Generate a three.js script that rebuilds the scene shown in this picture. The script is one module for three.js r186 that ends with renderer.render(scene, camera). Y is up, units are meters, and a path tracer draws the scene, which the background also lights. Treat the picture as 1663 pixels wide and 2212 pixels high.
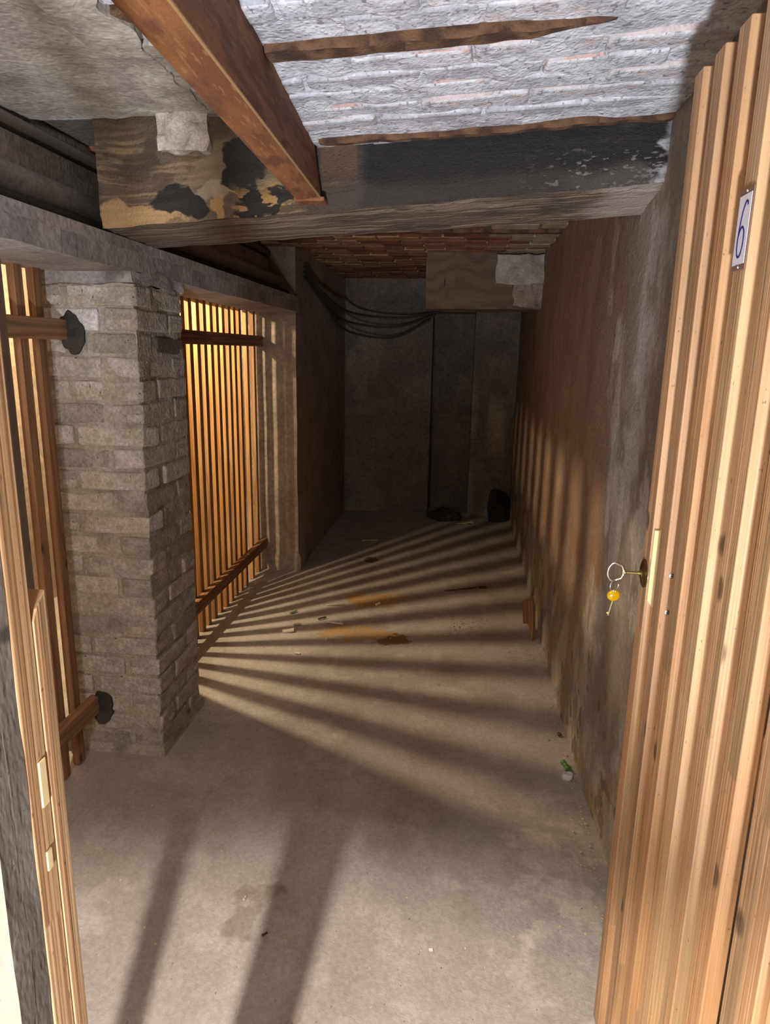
import * as THREE from 'three';
import { RoundedBoxGeometry } from 'three/addons/geometries/RoundedBoxGeometry.js';
import { mergeGeometries } from 'three/addons/utils/BufferGeometryUtils.js';

// ---------------------------------------------------------------- camera
const scene = new THREE.Scene();
scene.background = new THREE.Color(0x000000);
const F = 1475, CX = 831.5, CY = 1106;
const camera = new THREE.PerspectiveCamera(2 * Math.atan(1106 / F) * 180 / Math.PI, 1663 / 2212, 0.05, 60);
{
  const down = new THREE.Vector3(715 - CX, 7400 - CY, F).normalize();       // image axes: x right, y down, z forward
  const ahead = new THREE.Vector3(1000 - CX, 770 - CY, F);
  ahead.addScaledVector(down, -ahead.dot(down)).normalize();
  const right = new THREE.Vector3().crossVectors(down, ahead);
  // rows of the world-from-image rotation
  const row = [right, down.clone().negate(), ahead.clone().negate()];
  const col = (k) => new THREE.Vector3(row[0].getComponent(k), row[1].getComponent(k), row[2].getComponent(k));
  const m = new THREE.Matrix4().makeBasis(col(0), col(1).negate(), col(2).negate());
  camera.quaternion.setFromRotationMatrix(m);
  camera.position.set(0, 1.5, 0);
}
const renderer = new THREE.WebGLRenderer();
renderer.toneMapping = THREE.LinearToneMapping;
renderer.toneMappingExposure = 1.0;
renderer.shadowMap.enabled = true;

// lamp positions and strengths (each lamp's own light is made in its builder)
const LAMP_SIDE = { p: [-1.82, 1.90, -3.05], cd: 11.5, color: [1, 0.79, 0.49], radius: 1.1 };
const LAMP_DOOR_UNSEEN = { p: [-0.37, 2.0, 0.28], cd: 30, color: [1, 0.92, 0.82], radius: 0.9 };  // unseen lamp before the door, placed to match the floor shadows
const LAMP_FAR = { p: [-1.95, 1.80, -6.2], cd: 2.5, color: [1, 0.88, 0.70], radius: 1.2 };
const LAMP_LOW_UNSEEN = { p: [-0.08, 0.42, 0.95], aim: [-0.10, 2.1, -1.45], cd: 34, color: [0.88, 0.93, 1], radius: 4 };  // unseen low lamp, out of view, aimed up to light the ceiling
const LAMP_UPPER_UNSEEN = { p: [-0.58, 1.84, 0.78], cd: 6.6, color: [1, 0.95, 0.91], radius: 5 };  // unseen lamp, out of view, lights the pillar, door and upper left

// ---------------------------------------------------------------- helpers
let seed = 12345;
const rnd = () => { seed = (seed * 1664525 + 1013904223) >>> 0; return seed / 4294967296; };
const rr = (a, b) => a + (b - a) * rnd();
function hash(x, y, s) {
  let h = Math.imul(x, 374761393) ^ Math.imul(y, 668265263) ^ Math.imul(s + 17, 2246822519);
  h = Math.imul(h ^ (h >>> 13), 1274126177); h ^= h >>> 16;
  return (h >>> 0) / 4294967296;
}
function noise(x, y, s = 0) {
  const xi = Math.floor(x), yi = Math.floor(y); let fx = x - xi, fy = y - yi;
  fx = fx * fx * (3 - 2 * fx); fy = fy * fy * (3 - 2 * fy);
  const a = hash(xi, yi, s), b = hash(xi + 1, yi, s), c = hash(xi, yi + 1, s), d = hash(xi + 1, yi + 1, s);
  return a + (b - a) * fx + (c - a) * fy + (a - b - c + d) * fx * fy;
}
function fbm(x, y, s = 0, o = 4) { let v = 0, a = 0.5, n = 0; for (let i = 0; i < o; i++) { v += a * noise(x, y, s + i * 7); n += a; a *= 0.5; x *= 2.03; y *= 2.03; } return v / n; }
function noise3(x, y, z, s) { const k = Math.floor(z), f = z - k, t = f * f * (3 - 2 * f); return noise(x, y, s + k * 31) * (1 - t) + noise(x, y, s + (k + 1) * 31) * t; }
const cl = (v, a = 0, b = 1) => Math.min(b, Math.max(a, v));
const ss = (a, b, v) => { const t = cl((v - a) / (b - a)); return t * t * (3 - 2 * t); };
const mix = (a, b, t) => [a[0] + (b[0] - a[0]) * t, a[1] + (b[1] - a[1]) * t, a[2] + (b[2] - a[2]) * t];
const mul = (a, k) => [a[0] * k, a[1] * k, a[2] * k];
function tex(w, h, fn, color = true) {              // fn(u, v) gives 0..255 values
  const d = new Uint8Array(w * h * 4);
  for (let j = 0; j < h; j++) for (let i = 0; i < w; i++) {
    const c = fn((i + 0.5) / w, (j + 0.5) / h), k = (j * w + i) * 4;
    d[k] = cl(c[0], 0, 255); d[k + 1] = cl(c[1], 0, 255); d[k + 2] = cl(c[2], 0, 255); d[k + 3] = 255;
  }
  const t = new THREE.DataTexture(d, w, h);
  t.magFilter = THREE.LinearFilter; t.minFilter = THREE.LinearFilter;
  t.wrapS = t.wrapT = THREE.RepeatWrapping;
  if (color) t.colorSpace = THREE.SRGBColorSpace;
  t.needsUpdate = true;
  return t;
}
const grey = (v) => [v, v, v];
// box projection of uv in metres; axis = direction of the grain (becomes v)
function boxUV(g, su = 1, sv = 1, axis = 1) {
  if (g.index) g = g.toNonIndexed();
  const p = g.attributes.position, uv = new Float32Array(p.count * 2);
  const A = new THREE.Vector3(), B = new THREE.Vector3(), C = new THREE.Vector3();
  for (let i = 0; i < p.count; i += 3) {
    A.fromBufferAttribute(p, i); B.fromBufferAttribute(p, i + 1); C.fromBufferAttribute(p, i + 2);
    const n = B.clone().sub(A).cross(C.clone().sub(A));
    const a = [Math.abs(n.x), Math.abs(n.y), Math.abs(n.z)];
    const k = a[0] >= a[1] && a[0] >= a[2] ? 0 : a[1] >= a[2] ? 1 : 2;
    let o = [0, 1, 2].filter((q) => q !== k);
    let gv = o.includes(axis) ? axis : o[1], gu = o[0] === gv ? o[1] : o[0];
    [A, B, C].forEach((q, m) => { uv[(i + m) * 2] = q.getComponent(gu) / su + k * 0.31; uv[(i + m) * 2 + 1] = q.getComponent(gv) / sv + k * 0.17; });
  }
  g.setAttribute('uv', new THREE.BufferAttribute(uv, 2));
  return g;
}
function faceUV(g, su = 1, sv = 1) {     // uv in metres on an unwarped BoxGeometry, face by face
  const p = g.attributes.position, n = g.attributes.normal, uv = g.attributes.uv;
  for (let i = 0; i < p.count; i++) {
    const a = Math.abs(n.getX(i)) > 0.5 ? 0 : Math.abs(n.getY(i)) > 0.5 ? 1 : 2, o = [0, 1, 2].filter((q) => q !== a);
    const c = [p.getX(i), p.getY(i), p.getZ(i)];
    uv.setXY(i, c[o[1]] / su + a * 0.31, c[o[0]] / sv + a * 0.17);
  }
  return g;
}
function jitter(g, amp, freq, s = 3) {
  const p = g.attributes.position;
  for (let i = 0; i < p.count; i++) {
    const x = p.getX(i), y = p.getY(i), z = p.getZ(i);
    p.setXYZ(i, x + amp * (noise3(x * freq, y * freq, z * freq, s) - 0.5) * 2, y + amp * (noise3(x * freq + 9, y * freq, z * freq, s + 1) - 0.5) * 2, z + amp * (noise3(x * freq, y * freq + 9, z * freq, s + 2) - 0.5) * 2);
  }
  g.computeVertexNormals();
  return g;
}
const rbox = (w, h, d, r = 0.003, seg = 1) => new RoundedBoxGeometry(w, h, d, seg, Math.min(r, w / 2.01, h / 2.01, d / 2.01));
const used = {};
function numbered(n) { used[n] = (used[n] ?? -1) + 1; return used[n] ? `${n}_${String(used[n]).padStart(3, '0')}` : n; }
function sh(o) { o.traverse((q) => { if (q.isMesh) { q.castShadow = true; q.receiveShadow = true; } }); return o; }
function part(name, g, m, parent, pos) {
  const o = new THREE.Mesh(g, m); o.name = name; o.castShadow = o.receiveShadow = true;
  if (pos) o.position.set(...pos);
  parent.add(o); return o;
}
function thing(name, label, category, pos = [0, 0, 0], group) {
  const o = new THREE.Group(); o.name = numbered(name); o.position.set(...pos);
  o.userData = { label, category }; if (group) o.userData.group = group;
  scene.add(o); return o;
}
function one(name, label, category, g, m, pos, group) {
  const o = part(numbered(name), g, m, scene, pos);
  o.userData = { label, category }; if (group) o.userData.group = group;
  return o;
}
function struct(name, g, m, pos, label, category) {
  const o = part(name, g, m, scene, pos); o.userData = { kind: 'structure' };
  if (label) { o.userData.label = label; o.userData.category = category; }
  return o;
}
const box = (x0, x1, y0, y1, z0, z1, sx = 1, sy = 1, sz = 1) => new THREE.BoxGeometry(x1 - x0, y1 - y0, z1 - z0, sx, sy, sz).translate((x0 + x1) / 2, (y0 + y1) / 2, (z0 + z1) / 2);
function planarUV(g, fn) { const p = g.attributes.position, uv = g.attributes.uv; for (let i = 0; i < p.count; i++) { const q = fn(p.getX(i), p.getY(i), p.getZ(i)); uv.setXY(i, q[0], q[1]); } return g; }
function warp(g, fn) { const p = g.attributes.position, v = new THREE.Vector3(); for (let i = 0; i < p.count; i++) { v.fromBufferAttribute(p, i); fn(v); p.setXYZ(i, v.x, v.y, v.z); } g.computeVertexNormals(); return g; }
function tube(pts, r, seg = 40, rs = 8) { return new THREE.TubeGeometry(new THREE.CatmullRomCurve3(pts.map((p) => new THREE.Vector3(...p))), seg, r, rs, false); }

// ---------------------------------------------------------------- materials
const bumpRough = tex(512, 512, (u, v) => grey(255 * (0.55 * fbm(u * 24, v * 24, 5, 4) + 0.45 * fbm(u * 90, v * 90, 9, 2))), false);
const bumpFine = tex(512, 512, (u, v) => grey(255 * (0.5 * fbm(u * 60, v * 60, 15, 3) + 0.5 * noise(u * 200, v * 200, 19))), false);
const std = (o) => new THREE.MeshStandardMaterial({ roughness: 0.92, ...o });
function woodTex(s, light, dark, ring, knots, stain = 0) {
  const K = []; for (let i = 0; i < knots; i++) K.push([hash(i, 1, s), hash(i, 2, s), 0.02 + 0.02 * hash(i, 3, s)]);
  return tex(256, 1024, (u, v) => {
    let du = 0, kn = 0;
    for (const [kx, ky, kr] of K) { const dx = u - kx, dy = (v - ky) * 6; const d = Math.sqrt(dx * dx * 1.0 + dy * dy); du += 0.06 * Math.exp(-d * d * 60) * Math.sign(dx || 1); kn = Math.max(kn, ss(0.07, 0.03, d)); }
    const w = u * ring + du * ring + 1.6 * fbm(u * 3, v * 4, s, 3);
    const g1 = 0.5 + 0.5 * Math.sin(w * 6.283), fine = fbm(u * 90, v * 7, s + 3, 3), blot = fbm(u * 3 + 5, v * 5, s + 8, 3);
    let c = mix(light, dark, cl(0.45 * Math.pow(g1, 2.2) + 0.5 * (fine - 0.35) + 0.5 * (blot - 0.45)));
    c = mix(c, mul(dark, 0.55), kn * 0.8);
    if (stain) c = mix(c, [92, 84, 62], stain * ss(0.5, 0.75, fbm(u * 4, v * 3, s + 20, 4)));
    const sp = noise(u * 120, v * 260, s + 30); if (sp > 0.965) c = mul(c, 0.6);
    return c;
  });
}
const woodBump = tex(256, 512, (u, v) => grey(255 * fbm(u * 80, v * 6, 77, 3)), false);
const slatMats = [woodTex(1, [192, 146, 92], [140, 90, 48], 5, 3), woodTex(2, [184, 134, 80], [132, 80, 42], 7, 2), woodTex(3, [200, 160, 108], [152, 104, 58], 4, 2), woodTex(4, [176, 136, 94], [128, 84, 52], 9, 4)]
  .map((t) => std({ map: t, bumpMap: woodBump, bumpScale: 0.0012, roughness: 0.72 }));
const doorMats = [woodTex(11, [196, 156, 116], [164, 118, 80], 6, 3, 0.3), woodTex(12, [190, 148, 106], [156, 108, 70], 8, 3, 0.4), woodTex(13, [202, 164, 122], [174, 128, 88], 5, 2, 0.25), woodTex(14, [184, 144, 106], [150, 106, 72], 9, 2, 0.4)]
  .map((t) => std({ map: t, bumpMap: woodBump, bumpScale: 0.001, roughness: 0.6 }));
const shadeBrownSlatMats = [woodTex(16, [152, 112, 76], [108, 72, 44], 6, 3), woodTex(17, [140, 100, 64], [98, 64, 38], 8, 2)].map((t) => std({ map: t, bumpMap: woodBump, bumpScale: 0.0012, roughness: 0.75 }));  // darker brown copy of the slat wood, with shade put into its colour
const railMat = std({ map: woodTex(21, [150, 108, 72], [92, 62, 40], 8, 2, 0.3), bumpMap: woodBump, bumpScale: 0.0012, roughness: 0.8 });
const oldWoodMat = std({ map: woodTex(31, [112, 102, 94], [84, 74, 67], 4, 3, 0.2), bumpMap: bumpRough, bumpScale: 0.0012 });
const paleWoodMat = std({ map: woodTex(41, [232, 212, 160], [214, 188, 132], 5, 0), roughness: 0.7 });

const limeTex = (s, pink) => tex(512, 512, (u, v) => {
  const a = fbm(u * 9, v * 9, s, 5), b = fbm(u * 40, v * 40, s + 4, 3), c0 = fbm(u * 5 + 2, v * 7, s + 9, 4);
  let c = mix([206, 207, 215], [172, 172, 180], ss(0.35, 0.7, a));
  c = mix(c, [232, 230, 232], 0.5 * ss(0.5, 0.75, b));
  if (pink) c = mix(c, [196, 150, 132], pink * ss(0.52, 0.66, c0));
  c = mix(c, [120, 116, 120], 0.7 * ss(0.66, 0.8, fbm(u * 60, v * 30, s + 13, 3)));
  return c;
});
const limeMats = [[51, 0], [52, 0.75], [53, 0.35]].map(([s, p]) => std({ map: limeTex(s, p), bumpMap: bumpRough, bumpScale: 0.006 }));
const limeMortar = std({ map: limeTex(54, 0), bumpMap: bumpRough, bumpScale: 0.008 });
const concTex = (s, base, dark, warm) => tex(512, 512, (u, v) => {
  const a = fbm(u * 6, v * 6, s, 5), b = fbm(u * 70, v * 70, s + 5, 2);
  let c = mix(base, dark, ss(0.35, 0.75, a));
  c = mix(c, warm, 0.6 * ss(0.5, 0.7, fbm(u * 4 + 3, v * 4, s + 7, 4)));
  return mul(c, 0.86 + 0.28 * b);
});
const concreteMat = std({ map: concTex(61, [158, 152, 150], [126, 119, 117], [150, 138, 126]), bumpMap: bumpRough, bumpScale: 0.0025 });
const coatMat = std({ map: concTex(62, [172, 164, 154], [146, 136, 128], [172, 156, 146]), bumpMap: bumpRough, bumpScale: 0.004 });
const plasterMat = std({ map: concTex(63, [154, 140, 126], [134, 120, 107], [146, 126, 106]), bumpMap: bumpRough, bumpScale: 0.004 });
const shadeDarkPlasterMat = std({ map: concTex(64, [128, 117, 107], [108, 98, 89], [122, 106, 92]), bumpMap: bumpRough, bumpScale: 0.006 });  // darker copy of the plaster; far-end shade is put into its colour
const mortarMat = std({ map: concTex(66, [164, 156, 146], [130, 122, 112], [156, 146, 124]), bumpMap: bumpRough, bumpScale: 0.006 });
const darkMortarMat = std({ map: concTex(67, [62, 58, 54], [38, 35, 33], [60, 54, 48]), bumpMap: bumpRough, bumpScale: 0.005 });
const brickTex = (s, a, b, ochre) => tex(256, 256, (u, v) => {
  let c = mix(a, b, ss(0.3, 0.75, fbm(u * 5, v * 5, s, 4)));
  c = mix(c, ochre, 0.65 * ss(0.5, 0.7, fbm(u * 4 + 8, v * 4, s + 3, 4)));
  const sp = fbm(u * 50, v * 50, s + 6, 2);
  c = mul(c, 0.84 + 0.3 * sp);
  if (noise(u * 40, v * 40, s + 9) > 0.95) c = mul(c, 0.5);
  return c;
});
const pillarMats = [[71, [174, 166, 156], [154, 146, 136], [160, 150, 128]], [72, [188, 181, 174], [166, 158, 150], [170, 160, 138]], [73, [158, 150, 140], [138, 130, 120], [148, 138, 114]], [74, [180, 172, 164], [148, 140, 130], [156, 148, 126]]]
  .map(([s, a, b, o]) => std({ map: brickTex(s, a, b, o), bumpMap: bumpRough, bumpScale: 0.005 }));
const whiteBrickMat = std({ map: brickTex(75, [206, 202, 204], [184, 178, 176], [190, 182, 166]), bumpMap: bumpRough, bumpScale: 0.005 });
const darkBrickMat = std({ map: brickTex(76, [92, 84, 76], [70, 64, 56], [84, 78, 60]), bumpMap: bumpRough, bumpScale: 0.005 });
const redBrickMats = [[81, [150, 98, 66], [112, 70, 46], [142, 104, 70]], [82, [128, 80, 54], [92, 58, 40], [120, 84, 54]], [83, [168, 132, 96], [130, 98, 70], [150, 122, 88]]]
  .map(([s, a, b, o]) => std({ map: brickTex(s, a, b, o), bumpMap: bumpRough, bumpScale: 0.005 }));
const paleBrickMat = std({ map: brickTex(84, [170, 156, 138], [138, 124, 108], [160, 136, 108]), bumpMap: bumpRough, bumpScale: 0.006 });
const rustTex = tex(512, 512, (u, v) => {
  const a = fbm(u * 6, v * 3, 91, 5), b = fbm(u * 60, v * 20, 92, 3);
  let c = mix([138, 88, 52], [106, 64, 38], ss(0.35, 0.7, a));
  c = mix(c, [156, 108, 68], 0.6 * ss(0.62, 0.75, b));
  c = mix(c, [84, 50, 34], 0.6 * ss(0.55, 0.75, fbm(u * 14, v * 10, 95, 3)));
  if (noise(u * 70, v * 50, 97) > 0.97) c = mix(c, [170, 136, 96], 0.7);
  return c;
});
const rustMat = std({ map: rustTex, bumpMap: bumpFine, bumpScale: 0.0015, roughness: 0.8 });
const ironMat = std({ map: tex(256, 256, (u, v) => mix([112, 80, 56], [66, 46, 36], ss(0.3, 0.7, fbm(u * 10, v * 10, 99, 4)))), bumpMap: bumpRough, bumpScale: 0.004 });
const pipeMat = std({ map: concTex(68, [160, 156, 158], [136, 131, 132], [150, 142, 136]), roughness: 0.8 });
const boardMat = std({ map: concTex(69, [164, 156, 148], [136, 126, 118], [156, 144, 130]), bumpMap: bumpRough, bumpScale: 0.003 });
const cableMat = std({ color: 0x3a3633, roughness: 0.7 });
const brassMat = std({ color: new THREE.Color().setRGB(0.62, 0.46, 0.20), metalness: 1, roughness: 0.32 });
const bronzeMat = std({ color: new THREE.Color().setRGB(0.30, 0.22, 0.10), metalness: 1, roughness: 0.35 });
const nickelMat = std({ color: new THREE.Color().setRGB(0.78, 0.74, 0.66), metalness: 1, roughness: 0.22 });
const steelMat = std({ color: new THREE.Color().setRGB(0.70, 0.72, 0.74), metalness: 1, roughness: 0.35 });

// ---------------------------------------------------------------- floor
const FX0 = -1.6, FX1 = 0.7, FZ0 = -6.6, FZ1 = -0.8;
const blob = (x, z, cx, cz, rx, rz, s) => { const dx = (x - cx) / rx, dz = (z - cz) / rz; return 1.0 - Math.sqrt(dx * dx + dz * dz) + 2.6 * (fbm(x * 13, z * 13, s, 5) - 0.5); };
const floorTex = tex(1024, 2048, (u, v) => {
  const x = FX0 + (FX1 - FX0) * u, z = FZ0 + (FZ1 - FZ0) * v;
  const a = fbm(x * 2.2, z * 2.2, 101, 5), b = fbm(x * 14, z * 14, 102, 4), f = fbm(x * 120, z * 120, 103, 2);
  let c = mix([168, 159, 152], [151, 142, 135], ss(0.3, 0.7, a));
  c = mix(c, [178, 169, 161], 0.5 * ss(0.5, 0.72, b));
  c = mix(c, [140, 130, 116], 0.4 * ss(0.55, 0.75, fbm(x * 5 + 4, z * 5, 104, 4)));
  c = mix(c, [176, 136, 84], 0.75 * ss(0.15, 0.5, blob(x, z, -0.55, -3.45, 0.26, 0.10, 111)));      // rusty ochre stain
  c = mix(c, [172, 128, 74], 0.75 * ss(0.1, 0.5, blob(x, z, -0.42, -4.0, 0.24, 0.14, 112)));
  c = mix(c, [104, 76, 48], 0.85 * ss(0.15, 0.4, blob(x, z, -0.33, -3.37, 0.10, 0.09, 113)));        // damp brown spot
  c = mix(c, [80, 62, 48], 0.8 * ss(0.2, 0.45, blob(x, z, -0.62, -4.82, 0.06, 0.07, 114)));
  c = mix(c, [112, 100, 84], 0.5 * ss(0.2, 0.6, blob(x, z, -0.52, -1.52, 0.10, 0.10, 115)));
  c = mix(c, [196, 186, 172], 0.6 * ss(0.1, 0.6, blob(x, z, 0.30, -1.75, 0.16, 0.22, 116)));          // lime splash by the wall
  c = mix(c, [190, 182, 170], 0.5 * ss(0.1, 0.6, blob(x, z, 0.02, -2.85, 0.10, 0.06, 117)));
  c = mul(c, 0.92 + 0.16 * f);
  const sp = noise(x * 260, z * 260, 118); if (sp > 0.985) c = mul(c, 0.55); else if (sp < 0.012) c = mix(c, [226, 220, 208], 0.7);
  return c;
});
const floorMat = std({ map: floorTex, bumpMap: bumpFine.clone(), bumpScale: 0.0012 });
floorMat.bumpMap.repeat.set(5, 12);
{
  const g = warp(box(-2.6, 1.4, -0.2, 0, -6.9, 2.0, 60, 1, 130), (p) => { if (p.y > -0.05) p.y += 0.012 * (fbm(p.x * 2, p.z * 2, 120, 3) - 0.5) * ss(2, 1, Math.abs(p.z + 3) / 2.4); });
  planarUV(g, (x, y, z) => [(x - FX0) / (FX1 - FX0), (z - FZ0) / (FZ1 - FZ0)]);
  struct('floor', g, floorMat);
}

// ---------------------------------------------------------------- right wall
const wallTex = tex(1536, 768, (u, v) => {
  const z = -6.5 + 6.1 * u, y = 2.3 * v;
  const a = fbm(z * 2.5, y * 2.5, 131, 5), b = fbm(z * 10, y * 6, 132, 4), st = fbm(z * 26, y * 2.2, 133, 4), f = fbm(z * 110, y * 110, 134, 2);
  let c = mix([150, 138, 126], [124, 112, 102], ss(0.3, 0.7, a));
  // brown paint and warm bounced light painted into the colour, patchy towards door and foot
  const edge = -2.40 + 0.5 * (fbm(z * 3, y * 2.4, 135, 5) - 0.5) * 2 + 0.1 * (y - 1);
  const br = ss(0.22, -0.22, z - edge + 0.25 * (b - 0.5)) * ss(0.32, 0.62, y + 0.5 * (fbm(z * 4, y * 4, 136, 3) - 0.5));
  c = mix(c, mix([146, 112, 90], [132, 100, 80], st), 0.8 * br);
  c = mix(c, [168, 140, 118], 0.35 * br * ss(0.52, 0.7, b));
  // lime patches and drips
  c = mix(c, [180, 175, 174], (0.2 + 0.5 * ss(-2.9, -2.4, z)) * ss(0.56, 0.70, fbm(z * 6 + 3, y * 3.2, 137, 5)));
  const wx = z + 0.05 * (b - 0.5), lp = (cz, cy, rz, ry) => ss(0, 0.4, 1 - Math.hypot((wx - cz) / rz, (y - cy) / ry) + 2.2 * (fbm(z * 22, y * 9, 142, 4) - 0.5));
  c = mix(c, [182, 177, 176], 0.75 * Math.max(lp(-2.34, 1.53, 0.06, 0.08), lp(-2.26, 1.30, 0.07, 0.13), lp(-2.02, 1.56, 0.035, 0.07), lp(-1.98, 1.76, 0.10, 0.16), lp(-2.16, 0.98, 0.14, 0.16), lp(-1.85, 1.02, 0.10, 0.22)));
  // flaked, salty foot
  const low = ss(0.75, 0.25, y + 0.4 * (fbm(z * 5, y * 5, 138, 4) - 0.5));
  c = mix(c, [178, 168, 154], 0.6 * low * ss(0.42, 0.6, b));
  c = mix(c, [150, 126, 88], 0.7 * low * ss(0.56, 0.68, fbm(z * 9, y * 7, 139, 4)));
  c = mix(c, [92, 76, 62], 0.6 * low * ss(0.64, 0.72, fbm(z * 16, y * 16, 140, 3)));
  c = mul(c, 0.88 + 0.24 * f);
  if (noise(z * 60, y * 60, 141) > 0.985) c = mul(c, 0.45);
  return c;
});
const wallMat = std({ map: wallTex, bumpMap: bumpRough.clone(), bumpScale: 0.003 });
wallMat.bumpMap.repeat.set(9, 3.4);
{
  const g = warp(box(0, 0.3, -0.05, 2.3, -6.5, -0.40, 1, 60, 150), (p) => {
    if (p.x > 0.1) { p.x = 0.85; return; }
    const low = ss(0.5, 0, p.y), nz = -p.z;
    p.x = 0.492 + 0.02 * (fbm(p.z * 1.3, p.y * 1.3, 150, 3) - 0.5) + 0.008 * (fbm(p.z * 9, p.y * 9, 151, 3) - 0.5) - 0.014 * low * ss(1.6, 2.6, nz) * ss(5, 3.6, nz) + 0.012 * ss(2.2, 1.6, nz);
  });
  planarUV(g, (x, y, z) => [(z + 6.5) / 6.1, y / 2.3]);
  struct('wall_right', g, wallMat);
}
// ---------------------------------------------------------------- other walls of the cellar
{
  const g = warp(faceUV(box(-1.42, -1.08, -0.05, 2.2, -6.5, -4.47, 10, 60, 40), 1.2, 1.2), (p) => { p.x += 0.012 * (fbm(p.z * 3, p.y * 3, 160, 3) - 0.5) * (p.x > -1.2 ? 1 : 0); p.z += 0.012 * (fbm(p.x * 6, p.y * 4, 161, 3) - 0.5) * (p.z > -4.6 ? 1 : 0); if (p.x > -1.3 && p.z > -4.7 && p.y < 0.12) { p.x += 0.02; p.z += 0.012; } });
  struct('wall_left', g, plasterMat);
}
{ // back wall with a tall dark recess (wall in three pieces round it, and its bottom)
  const g = mergeGeometries([box(-1.1, -0.28, -0.05, 2.2, -6.75, -6.38), box(0.1, 0.6, -0.05, 2.2, -6.75, -6.38), box(-0.28, 0.1, 1.86, 2.2, -6.75, -6.38), box(-0.28, 0.1, -0.05, 1.86, -6.85, -6.70)]);
  struct('wall_back', boxUV(g, 1.4, 1.4), shadeDarkPlasterMat);
}
struct('wall_corridor_left', boxUV(box(-2.75, -2.42, -0.05, 2.5, -6.9, 2.0), 1.6, 1.6), plasterMat);
struct('wall_corridor_end', boxUV(box(-2.5, 1.4, -0.05, 2.5, 1.75, 2.0), 1.6, 1.6), plasterMat);
struct('wall_corridor_right', boxUV(box(1.15, 1.45, -0.05, 2.5, -0.65, 2.0), 1.6, 1.6), plasterMat);
struct('wall_beside_door', boxUV(box(0.50, 1.2, -0.05, 2.5, -0.75, -0.40), 1.6, 1.6), plasterMat);
struct('wall_corridor_far', boxUV(box(-2.5, -1.3, -0.05, 2.5, -7.0, -6.7), 1.6, 1.6), plasterMat);
// wall set back above the lintel, on the left
struct('wall_above_lintel', boxUV(box(-1.42, -1.28, 1.80, 2.4, -4.6, -0.45), 1, 1), coatMat);

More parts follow.
